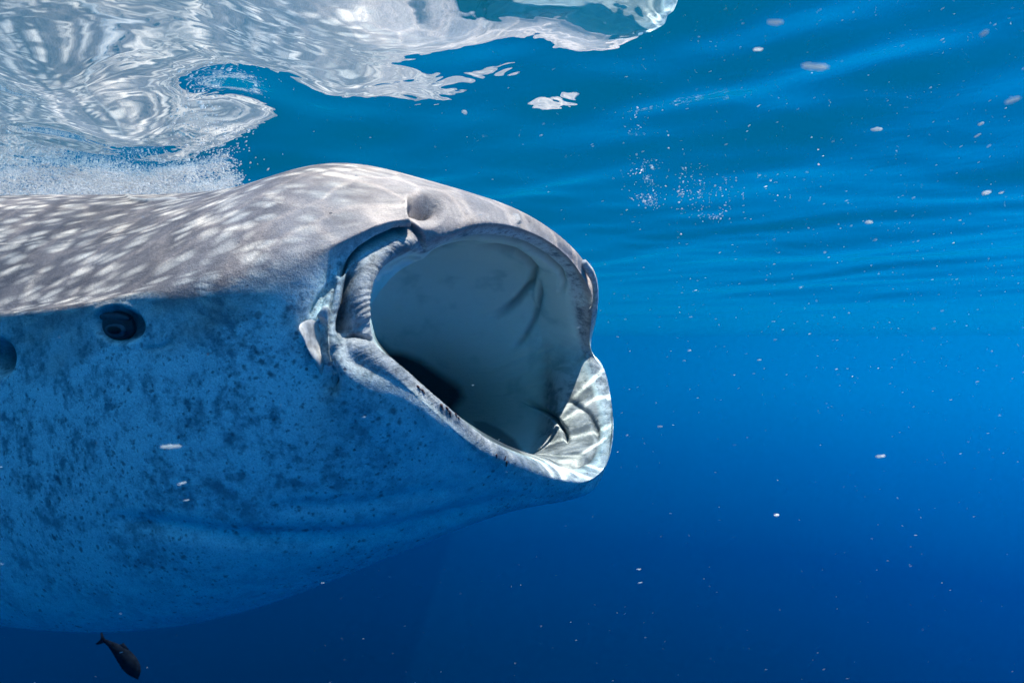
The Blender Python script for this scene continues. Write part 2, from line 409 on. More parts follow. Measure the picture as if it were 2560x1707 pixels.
    # mouth lining: smooth pale blue green with faint fibres; grey and mottled on the shelf of the lower jaw
    st = m.noise(m.mapping(U, scale=(6, 60, 1)), 1.0, 5.0, 0.65, 0.5)
    lin = m.mix(m.ramp(st, 0.30, 0.70), (0.72, 0.97, 0.93, 1), (0.76, 0.98, 0.95, 1))
    lin = m.mix(m.ramp(m.noise(O, 11.0, 4.0), 0.50, 0.72), lin, (0.52, 0.80, 0.78, 1))
    c = m.mix(lining, c, lin)
    shelf = m.mix(m.ramp(m.noise(O, 17.0, 5.0, 0.7, 0.6), 0.40, 0.60), (0.15, 0.16, 0.16, 1), (0.46, 0.47, 0.45, 1))
    c = m.mix(m.math('MULTIPLY', m.math('MULTIPLY', lining, att3.outputs["Alpha"]), 0.92), c, shelf)
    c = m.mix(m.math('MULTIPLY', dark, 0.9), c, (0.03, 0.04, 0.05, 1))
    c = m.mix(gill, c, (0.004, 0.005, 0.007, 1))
    b = m.new("ShaderNodeBsdfPrincipled"); m.l.new(c, b.inputs["Base Color"])
    b.inputs["Roughness"].default_value = 0.6; b.inputs["Specular IOR Level"].default_value = 0.2
    hgt = m.math('ADD', m.math('MULTIPLY', n2, 0.6), m.math('MULTIPLY', n3, 0.28))
    hgt = m.math('ADD', hgt, m.math('MULTIPLY', n4, 0.8))
    hgt = m.math('SUBTRACT', hgt, m.math('MULTIPLY', pore, 0.8))
    hgt = m.math('ADD', hgt, m.math('MULTIPLY', m.math('MULTIPLY', st, lining), 0.5))
    bp = m.new("ShaderNodeBump"); bp.inputs["Strength"].default_value = 0.75; bp.inputs["Distance"].default_value = 0.006
    m.l.new(hgt, bp.inputs["Height"]); m.l.new(bp.outputs[0], b.inputs["Normal"])
    m.l.new(b.outputs[0], m.out.inputs[0])
    return m.m

def build_shark():
    outr = np.array([P(*q) for q in OUT]); inn = np.array([P(*q) for q in INN]); out2 = np.array([P(*q) for q in OUT2])
    ctr = outr.mean(0)
    mid = (outr + inn) / 2
    bul = np.array([0.85, -0.5, 0.0]) * 0.022
    mid = mid + bul
    # keep the lip fuller than a straight blend
    rings = [station(*q) for q in reversed(CAV)]
    inn_b = np.array([P(*q) for q in SHELF])
    k_in = len(rings)
    rings += [inn_b, inn, mid, outr, out2]
    k_mid = k_in + 2; k_out = k_in + 3
    rings += [station(*q) for q in BODY]
    rings = np.array(rings)                                   # (nr, 24, 3)
    # around
    dens = np.concatenate([np.linspace(c, c + 1, n, endpoint=False) for c, n in
                           zip(range(24), [34,30,28,26,24,22,20,18,16,18,20,22,24,28,32,36,40,44,44,44,40,36,34,34])])
    ring_f = catmull(rings.transpose(1, 0, 2), dens, True).transpose(1, 0, 2)      # (nr, na, 3)
    # along: rows per interval
    per = []
    nI = len(rings) - 1
    for k in range(nI):
        if k < k_in - 1: n = 26
        elif k < k_in: n = 24
        elif k < k_out + 1: n = 20
        elif k < k_out + 7: n = 58 if k < k_out + 2 else 44
        else: n = 20
        per.append(np.linspace(k, k + 1, n, endpoint=False))
    rows = np.concatenate(per + [[nI]])
    G = catmull(ring_f, rows, False)                           # (n, na, 3)
    n, na = G.shape[:2]
    def blur(A, sig, axis):
        k = int(3 * sig); w = np.exp(-0.5 * (np.arange(-k, k + 1) / sig) ** 2); w /= w.sum()
        if axis == 1:
            return sum(w[q] * np.roll(A, q - k, 1) for q in range(2 * k + 1))
        Pd = np.concatenate([np.repeat(A[:1], k, 0), A, np.repeat(A[-1:], k, 0)])
        return sum(w[q] * Pd[q:q + len(A)] for q in range(2 * k + 1))
    wgt = np.clip((rows - (k_out + 1.15)) / 0.9, 0, 1)[:, None, None] * np.clip((nI - 0.5 - rows) / 1.0, 0, 1)[:, None, None]
    for sg in (16, 16):
        Gs = blur(blur(G, sg, 0), 12, 1)
        G = G * (1 - wgt) + Gs * wgt
    rowv = np.repeat(rows[:, None], na, 1)
    colv = np.repeat(dens[None, :], n, 0)
    def normals(G):
        du = np.gradient(G, axis=0)
        dv = (np.roll(G, -1, 1) - np.roll(G, 1, 1)) / 2
        N = np.cross(du, dv); N /= np.linalg.norm(N, axis=2, keepdims=True) + 1e-12
        return N
    N = normals(G)
    # orientation: outwards on the outer skin
    probe = np.argmin(abs(rows - (k_out + 4)))
    c0 = G[probe].mean(0)
    sgn = np.sign(((G[probe] - c0) * N[probe]).sum(1).mean())
    N *= sgn
    px = G[..., 0] / G[..., 1] / K + 1280.0; py = 853.5 - G[..., 2] / G[..., 1] / K
    view = G / np.linalg.norm(G, axis=2, keepdims=True)
    facing = np.clip(-(N * view).sum(2) * 4 + 0.4, 0, 1)
    outer = np.clip((rowv - (k_mid - 0.45)) * 2.5, 0, 1)
    inner = 1 - np.clip((rowv - (k_mid - 0.9)) * 3.0, 0, 1)
    # only the wall that the opening shows carries the inner folds
    far = np.clip((G[..., 1] - 1.42) * 8, 0, 1)
    disp = np.zeros((n, na)); dark = np.zeros((n, na)); pale = np.zeros((n, na)); gill = np.zeros((n, na))
    near_outer = outer * facing * (G[..., 1] < 2.2)
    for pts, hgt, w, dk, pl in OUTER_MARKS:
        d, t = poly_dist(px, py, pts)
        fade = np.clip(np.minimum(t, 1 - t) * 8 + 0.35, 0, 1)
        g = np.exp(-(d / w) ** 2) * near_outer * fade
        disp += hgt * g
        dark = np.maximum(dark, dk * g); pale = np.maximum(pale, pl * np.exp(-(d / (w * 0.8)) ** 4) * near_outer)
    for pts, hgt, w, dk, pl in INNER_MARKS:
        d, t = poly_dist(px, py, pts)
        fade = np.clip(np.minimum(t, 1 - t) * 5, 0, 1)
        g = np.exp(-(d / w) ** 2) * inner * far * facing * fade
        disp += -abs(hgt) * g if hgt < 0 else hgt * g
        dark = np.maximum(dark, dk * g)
    # nostril hollow, spiracle, pit behind the jaw: dents with their shade painted in
    def blob(x, y, rx, ry, rot=0):
        c, s = math.cos(rot), math.sin(rot)
        a = (px - x) * c + (py - y) * s; b = -(px - x) * s + (py - y) * c
        return np.sqrt((a / rx) ** 2 + (b / ry) ** 2)
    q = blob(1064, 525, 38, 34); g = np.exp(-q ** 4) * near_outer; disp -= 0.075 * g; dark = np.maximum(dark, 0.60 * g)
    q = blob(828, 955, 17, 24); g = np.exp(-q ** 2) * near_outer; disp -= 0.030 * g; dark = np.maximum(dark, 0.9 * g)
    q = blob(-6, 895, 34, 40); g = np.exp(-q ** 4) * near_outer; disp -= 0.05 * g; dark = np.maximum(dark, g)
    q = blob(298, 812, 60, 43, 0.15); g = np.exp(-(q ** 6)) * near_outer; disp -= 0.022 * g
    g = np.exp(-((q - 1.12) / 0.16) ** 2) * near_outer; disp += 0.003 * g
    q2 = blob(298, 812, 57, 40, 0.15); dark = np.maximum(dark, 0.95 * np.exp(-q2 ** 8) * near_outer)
    # uneven lips: fine folds that run across the rim, and wrinkles round the mouth corner
    rr = np.random.RandomState(9); fold = np.zeros((n, na))
    for q_ in range(26):
        f_ = rr.uniform(2.0, 26.0); fold += rr.uniform(0.4, 1.0) / (1 + f_ / 9) * np.sin(2 * math.pi * (colv * round(f_ * 24) / 24 + rr.uniform()) + 0.9 * np.sin(rowv * rr.uniform(0.8, 2.2)))
    lipband = np.exp(-((rowv - (k_mid + 0.2)) / 0.75) ** 2)
    disp += 0.00028 * fold * lipband
    corner = np.exp(-(((px - 900) / 80) ** 2 + ((py - 800) / 75) ** 2)) * near_outer
    disp += 0.0009 * corner * np.sin(0.35 * py + 0.20 * px + 2.2 * np.sin(px / 21.0) + 1.3 * np.sin(py / 17.0))
    # gill slit inside the mouth and the valve flap
    from_pts = np.array(GILL, float)
    def inpoly(pts):
        ins = np.zeros(px.shape, bool); m_ = len(pts)
        for a in range(m_):
            x0, y0 = pts[a]; x1, y1 = pts[(a + 1) % m_]
            c = ((y0 > py) != (y1 > py)) & (px < (x1 - x0) * (py - y0) / ((y1 - y0) + 1e-9) + x0)
            ins ^= c
        d, _ = poly_dist(px, py, list(pts) + [pts[0]])
        return np.clip(np.where(ins, 1, -1) * d / 22 + 0.5, 0, 1)
    gp = [(930,840),(975,878),(1010,884),(1050,900),(1100,935),(1150,968),(1160,995),(1135,1020),(1150,1060),(1080,1040),(960,960)]
    gill = np.maximum(gill, inpoly(gp) * inner)
    gullet_shade = np.exp(-blob(1090, 995, 290, 165, 0.45) ** 2.2) * inner      # deep gullet shade painted as a gradient over the dark filter pads
    dark = np.maximum(dark, 0.92 * gullet_shade)
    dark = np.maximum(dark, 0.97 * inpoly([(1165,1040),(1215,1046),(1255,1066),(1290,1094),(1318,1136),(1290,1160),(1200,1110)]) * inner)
    # throat end goes black
    G = G + N * disp[..., None]
    # uv in metres: u along the animal, v around
    du = np.linalg.norm(np.diff(G, axis=0), axis=2).mean(1); u = np.concatenate([[0], np.cumsum(du)])
    ref = int(np.argmin(abs(rows - (k_out + 2.5))))
    dv = np.linalg.norm(np.roll(G[ref], -1, 0) - G[ref], axis=1); v = np.concatenate([[0], np.cumsum(dv)])
    V = G.reshape(-1, 3)
    i, j = np.meshgrid(np.arange(n - 1), np.arange(na), indexing='ij')
    j2 = (j + 1) % na
    F = np.stack([i * na + j, i * na + j2, (i + 1) * na + j2, (i + 1) * na + j], -1).reshape(-1, 4)
    if sgn > 0: F = F[:, ::-1]
    # pigment zones from the position round the body: 1 on the back
    nz = (N[..., 2])
    colk = colv.copy()
    # columns 20.5..7 are the upper head; belly 9..19
    cc = (colv - 3 + 12) % 24 - 12                      # 0 at the top column, +- around
    sgap = np.clip((rowv - k_out) / 4.0, 0, 1)
    ridge = np.interp(rowv, [k_out, k_out + 1, k_out + 2, k_out + 3, k_out + 4, 99], [4.2, 4.6, 5.4, 6.2, 7.0, 7.2])
    wob = 0.12 * np.sin(rowv * 3.3 + 1.0) + 0.10 * np.sin(px / 31.0 + py / 17.0)
    back = np.clip((ridge + 0.45 + wob - abs(cc)) / 1.1, 0, 1) * outer
    belly = np.clip((abs(cc) - 8.2) / 2.5, 0, 1) * outer
    lw = 1.25 + 1.6 * np.exp(-((colv - 19.3) / 1.6) ** 2)
    lipf = np.clip(1.25 - abs(rowv - (k_mid + 0.1)) / np.where(rowv > k_mid, lw, 1.25), 0, 1)
    back = back * np.clip((rowv - k_mid + 0.2) * 2.0, 0, 1)
    lip = lipf * np.where(abs(cc) > 4.0, 1.0, 0.45) * (1 - 0.50 * np.exp(-((colv - 11.5) / 2.6) ** 2))
    shelf = np.clip(1 - abs(cc - 9.0) / 4.4, 0, 1) * 2.6 * np.clip((rowv - (k_in - 0.9)) / 0.5, 0, 1); shelf = np.clip(shelf + np.clip(1 - abs(cc + 12 - 0) / 1.6, 0, 1), 0, 1) * np.clip((rowv - (k_in - 0.9)) / 0.5, 0, 1)
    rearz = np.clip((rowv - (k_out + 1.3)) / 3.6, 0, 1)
    cheek = np.exp(-(((px - 720) / 230) ** 2 + ((py - 850) / 190) ** 2) ** 1.2) * outer
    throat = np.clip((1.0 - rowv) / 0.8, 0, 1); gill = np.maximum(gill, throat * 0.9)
    lining = inner
    mat = skin_material()
    o = mesh_obj("whale_shark", V, F, mat)
    me = o.data
    uvl = me.uv_layers.new(name="uv")
    lu = np.stack([u[i], v[j]], -1); lu2 = np.stack([u[i], v[j + 1]], -1)
    lu3 = np.stack([u[i + 1], v[j + 1]], -1); lu4 = np.stack([u[i + 1], v[j]], -1)
    UVs = np.stack([lu, lu2, lu3, lu4], 2).reshape(-1, 4, 2)
    if sgn > 0: UVs = UVs[:, ::-1]
    uvl.data.foreach_set("uv", UVs.astype(np.float32).ravel())
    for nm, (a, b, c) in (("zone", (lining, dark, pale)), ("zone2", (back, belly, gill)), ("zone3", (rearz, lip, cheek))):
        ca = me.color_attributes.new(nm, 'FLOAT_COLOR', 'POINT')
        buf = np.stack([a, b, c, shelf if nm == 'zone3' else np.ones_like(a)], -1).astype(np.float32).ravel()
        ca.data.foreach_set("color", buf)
    tag(o, "huge grey whale shark with pale spots swimming under the surface with its mouth gaping", "whale shark")
    bvh = BVHTree.FromPolygons(V.tolist(), F.tolist())
    return o, bvh, V, F

def simple_mat(name, colr, rough=0.5, spec=0.5, noise=0.0, nscale=60.0, trans=0.0):
    m = Mat(name)
    b = m.new("ShaderNodeBsdfPrincipled")
    tc = m.new("ShaderNodeTexCoord")
    nz = m.noise(tc.outputs["Object"], nscale, 3.0)
    lo = tuple(x * (1 - noise) for x in colr) + (1,); hi = tuple(min(1, x * (1 + noise)) for x in colr) + (1,)
    m.l.new(m.mix(m.ramp(nz, 0.3, 0.7), lo, hi), b.inputs["Base Color"])
    b.inputs["Roughness"].default_value = rough; b.inputs["Specular IOR Level"].default_value = spec
    b.inputs["Transmission Weight"].default_value = trans
    m.l.new(b.outputs[0], m.out.inputs[0])
    return m.m

def ellipsoid(name, center, ax, ay, az, mat, parent=None, nu=32, nv=20, power=1.0):
    """ax, ay, az: full 3D semi-axis vectors"""
    V = []; F = []
    for i in range(nv + 1):
        a = math.pi * i / nv
        for j in range(nu):
            b = 2 * math.pi * j / nu
            V.append(center + ax * (math.sin(a) * math.cos(b)) + ay * (math.sin(a) * math.sin(b)) + az * math.cos(a))
    for i in range(nv):
        for j in range(nu):
            F.append((i * nu + j, i * nu + (j + 1) % nu, (i + 1) * nu + (j + 1) % nu, (i + 1) * nu + j))
    return mesh_obj(name, V, F, mat, parent)

def hit(bvh, px, py):
    d = Vector(P(px, py, 1.0)).normalized()
    loc, nor, idx, dist = bvh.ray_cast(Vector((0, 0, 0)), d)
    return loc, nor

def shark_details(o, bvh):
    loc, nor = hit(bvh, 300, 815)
    if loc is None: return
    # frame of the flank at the eye
    l1, _ = hit(bvh, 220, 800); l2, _ = hit(bvh, 380, 812); l3, _ = hit(bvh, 296, 745); l4, _ = hit(bvh, 296, 880)
    ex = (l2 - l1).normalized(); ez = (l3 - l4).normalized(); en = ex.cross(ez).normalized()
    if en.dot(loc) > 0: en = -en
    ex, ez, en = (np.array(v) for v in (ex, ez, en)); L = np.array(loc) + ex * 0.004
    eyem = simple_mat("eye_skin", (0.012, 0.018, 0.026), 0.5, 0.3, 0.4, 90)
    e = ellipsoid("eye", L + en * 0.004, ex * 0.041, ez * 0.029, en * 0.018, eyem, o)
    iris = ellipsoid("iris", L + en * 0.0160 - ez * 0.007 + ex * 0.006, ex * 0.027, ez * 0.014, en * 0.008, simple_mat("iris", (0.045, 0.065, 0.085), 0.5, 0.3, 0.3, 150), e)
    ellipsoid("pupil", L + en * 0.0215 - ez * 0.008 + ex * 0.008, ex * 0.019, ez * 0.0080, en * 0.004, simple_mat("pupil", (0.003, 0.003, 0.004), 0.4, 0.15), e)
    lid = ellipsoid("eyelid", L + en * 0.011 + ez * 0.015 - ex * 0.004, ex * 0.040, ez * 0.010, en * 0.010, simple_mat("lid_skin", (0.035, 0.05, 0.065), 0.6, 0.3, 0.3, 120), o)

def make_haze():
    m = Mat("sea_haze")
    v = m.new("ShaderNodeVolumePrincipled")
    v.inputs["Color"].default_value = (0.0, 0.30, 0.84, 1)
    v.inputs["Density"].default_value = 0.021; v.inputs["Anisotropy"].default_value = 0.62
    m.l.new(v.outputs[0], m.out.inputs["Volume"])
    a, t, b = 79.0, SURF + 1.2, -82.0
    V = [(-a, -a, b), (a, -a, b), (a, a, b), (-a, a, b), (-a, -a, t), (a, -a, t), (a, a, t), (-a, a, t)]
    F = [(0, 3, 2, 1), (4, 5, 6, 7), (0, 1, 5, 4), (1, 2, 6, 5), (2, 3, 7, 6), (3, 0, 4, 7)]
    o = mesh_obj("haze", V, F, m.m, smooth=False)
    tag(o, kind="stuff")


def cheek_flap(o, bvh):
    """pale fleshy flap that sticks out of the cheek behind the mouth corner"""
    left = [(781,800),(762,826),(776,862),(792,905),(803,936)]
    right = [(794,806),(804,838),(802,874),(811,905),(805,938)]
    hs = [0.012, 0.050, 0.046, 0.034, 0.004]
    n, k = 40, 16
    V = []; F = []
    L = catmull(np.array(left, float), np.linspace(0, 4, n), False); R = catmull(np.array(right, float), np.linspace(0, 4, n), False)
    H = catmull(np.array(hs)[:, None], np.linspace(0, 4, n), False)[:, 0]
    rng = np.random.RandomState(5)
    out = np.array([-0.10, -0.93, 0.22])
    for a in range(n):
        h = H[a] * (1 + 0.04 * math.sin(a * 0.5))
        for b in range(k):
            t = b / (k - 1)
            p = L[a] * (1 - t) + R[a] * t
            loc, nor = hit(bvh, p[0], p[1])
            base = np.array(loc) if loc is not None else P(p[0], p[1], 1.2)
            prof = (math.sin(math.pi * t ** 0.75)) ** 0.8 if 0 < t < 1 else -0.12
            V.append(base + out * h * prof)
    for a in range(n - 1):
        for b in range(k - 1):
            F.append((a * k + b, a * k + b + 1, (a + 1) * k + b + 1, (a + 1) * k + b))
    m = simple_mat("flap_skin", (0.55, 0.52, 0.49), 0.6, 0.3, 0.35, 70)
    f = mesh_obj("cheek_flap", V, F, m, o)
    f["label"] = "pale sunlit flap behind the mouth corner"

def nostril_flap(o):
    """thin fleshy loop of the far nostril, standing out of the far edge of the upper lip"""
    m = simple_mat("nostril_skin", (0.50, 0.49, 0.48), 0.6, 0.3, 0.3, 80)
    pts = [(1458,655,1.93),(1474,678,1.95),(1485,703,1.97),(1489,735,1.99),(1487,762,2.01),(1480,775,2.02)]
    tube(pts, [0.010, 0.012, 0.009, 0.0075, 0.008, 0.010], m, "nostril_flap", o)

def tube(pts, rad, mat, name, parent=None, seg=12, n=48):
    A = np.array([P(*q) for q in pts]); t = np.linspace(0, len(pts) - 1, n)
    C = catmull(A, t, False); Rr = np.interp(t, range(len(rad)), rad)
    T = np.gradient(C, axis=0); T /= np.linalg.norm(T, axis=1, keepdims=True)
    V = []; F = []
    ref = np.array([0.2, 1.0, 0.1])
    for c, tt, r in zip(C, T, Rr):
        a = np.cross(tt, ref); a /= np.linalg.norm(a); b = np.cross(tt, a)
        for j in range(seg):
            w = 2 * math.pi * j / seg
            V.append(c + r * (a * math.cos(w) + b * math.sin(w)))
    for i in range(n - 1):
        for j in range(seg):
            F.append((i * seg + j, i * seg + (j + 1) % seg, (i + 1) * seg + (j + 1) % seg, (i + 1) * seg + j))
    V.append(C[0]); V.append(C[-1])
    for j in range(seg):
        F.append((len(V) - 2, (j + 1) % seg, j, j)); F.append((len(V) - 1, (n - 1) * seg + j, (n - 1) * seg + (j + 1) % seg, (n - 1) * seg + (j + 1) % seg))
    return mesh_obj(name, V, F, mat, parent)

def copepods(bvh):
    m = simple_mat("copepod_shell", (0.10, 0.035, 0.022), 0.35, 0.5, 0.6, 400)
    spots = [(1045,967,0.6,1.0,"upper reddish copepod of the pair high on the near lower lip"),
             (1056,976,0.7,0.9,"lower reddish copepod of the pair high on the near lower lip"),
             (1103,1014,1.1,1.2,"dark copepod leftmost of the row clinging along the lower lip"),
             (1117,1021,1.0,1.1,"brown copepod second from the left in the row along the lower lip"),
             (1124,1032,1.0,1.1,"brown copepod lowest in the row in the middle of the lower lip"),
             (1139,1037,0.9,0.9,"small rusty copepod near the right end of the row on the lip"),
             (1146,1044,0.9,0.7,"smallest rusty copepod at the right end of the row on the lip"),
             (1241,1138,1.2,0.9,"single dark copepod left of the forward pair on the lower lip"),
             (1262,1147,-0.9,0.9,"upper dark copepod of the forward pair on the lower lip"),
             (1266,1156,1.3,1.1,"lower dark copepod of the forward pair on the lower lip")]
    for px, py, ang, s, lab in spots:
        loc, nor = hit(bvh, px, py)
        if loc is None: continue
        nrm = np.array(nor); view = -np.array(loc)
        if nrm.dot(view) < 0: nrm = -nrm
        a = np.array([math.cos(ang), 0.0, -math.sin(ang)]); a -= nrm * a.dot(nrm); a /= np.linalg.norm(a)
        b = np.cross(nrm, a)
        c = np.array(loc)
        o = bpy.data.objects.new("copepod", None); col.objects.link(o); o.location = c
        tag(o, lab, "copepod", "copepods clinging to the shark's lower lip")
        z = np.zeros(3)
        body = ellipsoid("carapace", z + nrm * 0.0008 * s, a * 0.0038 * s, b * 0.0024 * s, nrm * 0.0020 * s, m, o, 12, 8)
        tail = ellipsoid("abdomen", a * 0.0056 * s + nrm * 0.0006 * s, a * 0.0030 * s, b * 0.0014 * s, nrm * 0.0012 * s, m, o, 10, 6)

def fish():
    m = Mat("fish_skin"); b = m.new("ShaderNodeBsdfPrincipled"); tc = m.new("ShaderNodeTexCoord")
    m.l.new(m.mix(m.ramp(m.noise(tc.outputs["Object"], 60, 3), 0.3, 0.7), (0.004, 0.007, 0.012, 1), (0.010, 0.016, 0.026, 1)), b.inputs["Base Color"])
    b.inputs["Roughness"].default_value = 0.9; b.inputs["Specular IOR Level"].default_value = 0.05; m.l.new(b.outputs[0], m.out.inputs[0])
    D = 3.4
    o = bpy.data.objects.new("fish", None); col.objects.link(o)
    base = P(312, 1642, D); o.location = base
    tag(o, "small dark fish with forked tail diving below the shark's belly", "fish")
    ax = [(260,1600),(275,1609),(293,1623),(311,1641),(327,1662),(338,1680),(344,1695)]
    hw = [4, 7.5, 14, 19.5, 20.5, 15, 2.5]
    t = np.linspace(0, 6, 50)
    A = catmull(np.array(ax, float), t, False); W = catmull(np.array(hw)[:, None], t, False)[:, 0]
    V = []; F = []; seg = 20
    for (x, y), w in zip(A, W):
        k = np.argmin(abs(A[:, 0] - x)); k0, k1 = max(k - 1, 0), min(k + 1, 49)
        tx, ty = A[k1] - A[k0]; l = math.hypot(tx, ty); nx, ny = -ty / l, tx / l
        for j in range(seg):
            a = 2 * math.pi * j / seg
            q = P(x + nx * w * math.cos(a), y + ny * w * math.cos(a), D) + np.array([0, 0.62 * w * K * D * math.sin(a), 0])
            V.append(q - base)
    for i in range(49):
        for j in range(seg):
            F.append((i * seg + j, i * seg + (j + 1) % seg, (i + 1) * seg + (j + 1) % seg, (i + 1) * seg + j))
    V.append(P(*ax[0], D) - base); V.append(P(346, 1698, D) - base)
    for j in range(seg):
        F.append((len(V) - 2, (j + 1) % seg, j, j)); F.append((len(V) - 1, 49 * seg + j, 49 * seg + (j + 1) % seg, 49 * seg + (j + 1) % seg))
    mesh_obj("body", V, F, m.m, o)
    def fin(name, poly, th=0.004):
        pts = [P(x, y, D) - base for x, y in poly]; n = len(pts)
        c = sum(pts) / n
        V = [p + np.array([0, th * 0.15, 0]) for p in pts] + [p - np.array([0, th * 0.15, 0]) for p in pts] + [c + np.array([0, th, 0]), c - np.array([0, th, 0])]
        F = []
        for k in range(n):
            k2 = (k + 1) % n
            F += [(k, k2, 2 * n, 2 * n), (n + k2, n + k, 2 * n + 1, 2 * n + 1), (k, n + k, n + k2, k2)]
        mesh_obj(name, V, F, m.m, o)
    fin("tail_fin", [(264,1599),(258,1588),(252,1568),(255,1592),(252,1600),(239,1608),(243,1611),(258,1607)])
    fin("dorsal_fin", [(296,1612),(309,1606),(322,1622),(316,1630)])
    fin("pectoral_fin", [(318,1650),(306,1664),(303,1672),(322,1664)])
    fin("anal_fin", [(291,1634),(290,1645),(302,1652),(300,1642)])

def flake_verts(c, a, b, n, rng):
    """a small faceted flake: lens with a ragged edge"""
    k = 6
    V = [c + n, c - n]
    for j in range(k):
        w = 2 * math.pi * j / k; r = rng.uniform(0.7, 1.15)
        V.append(c + r * (a * math.cos(w) + b * math.sin(w)))
    F = []
    for j in range(k):
        j2 = 2 + (j + 1) % k
        F += [(0, 2 + j, j2), (1, j2, 2 + j)]
    return V, F

def streak_dir(px, py):
    f = np.clip((px - 700) / 1700, 0, 1) * np.clip((1150 - py) / 900, 0, 1)
    return math.radians(6 + 24 * f)

def marine_snow():
    rng = np.random.RandomState(11)
    V = []; F = []
    def add(px, py, d, L, ratio, ang):
        c = P(px, py, d)
        if c[2] > SURF - 0.03: return
        u = np.array([math.cos(ang), rng.normal() * 0.15, math.sin(ang)]); w = np.array([-math.sin(ang), 0.1, math.cos(ang)])
        v, f = flake_verts(c, u * L, w * L * ratio, np.array([0, 1, 0]) * L * ratio * 0.6, rng)
        o = len(V); V.extend(v); F.extend([tuple(i + o for i in q) for q in f])
    for i in range(15000):
        px = rng.uniform(-400, 3000); py = rng.uniform(-300, 2000)
        d = 0.8 + 6.0 * rng.uniform() ** 1.3
        dens = 0.10 + 0.90 * np.clip((px - 1000) / 1300, 0, 1) * np.clip((1250 - py) / 800, 0, 1)
        if rng.uniform() > dens: continue
        px_size = rng.lognormal(0.95, 0.5)                      # photograph pixels, half length
        L = px_size * K * d
        L = min(L, 0.0045)
        add(px, py, d, L, rng.uniform(0.10, 0.26), streak_dir(px, py) + rng.normal() * 0.10)
    m = flake_mat()
    me_o = tri_obj("plankton", V, F, m)
    tag(me_o, "fine pale plankton specks drifting through the open water", "plankton", kind="stuff")

def tri_obj(name, V, F, mat, smooth=False):
    return mesh_obj(name, np.array(V), np.array(F), mat, smooth=smooth)

_fm = []
def flake_mat():
    if _fm: return _fm[0]
    m = Mat("flake"); b = m.new("ShaderNodeBsdfDiffuse"); tl = m.new("ShaderNodeBsdfTranslucent")
    geo = m.new("ShaderNodeNewGeometry")
    c = m.mix(geo.outputs["Random Per Island"], (0.74, 0.86, 0.90, 1), (0.60, 0.76, 0.84, 1))
    m.l.new(c, b.inputs[0]); m.l.new(c, tl.inputs[0])
    mx = m.new("ShaderNodeMixShader"); mx.inputs[0].default_value = 0.45
    m.l.new(b.outputs[0], mx.inputs[1]); m.l.new(tl.outputs[0], mx.inputs[2])
    tr = m.new("ShaderNodeBsdfTransparent"); mx2 = m.new("ShaderNodeMixShader")
    m.l.new(m.ramp(m.math('FRACT', m.math('MULTIPLY', geo.outputs["Random Per Island"], 7.31)), 0, 1, 0.35, 0.95, False), mx2.inputs[0])
    m.l.new(tr.outputs[0], mx2.inputs[1]); m.l.new(mx.outputs[0], mx2.inputs[2])
    m.l.new(mx2.outputs[0], m.out.inputs[0])
    _fm.append(m.m); return m.m

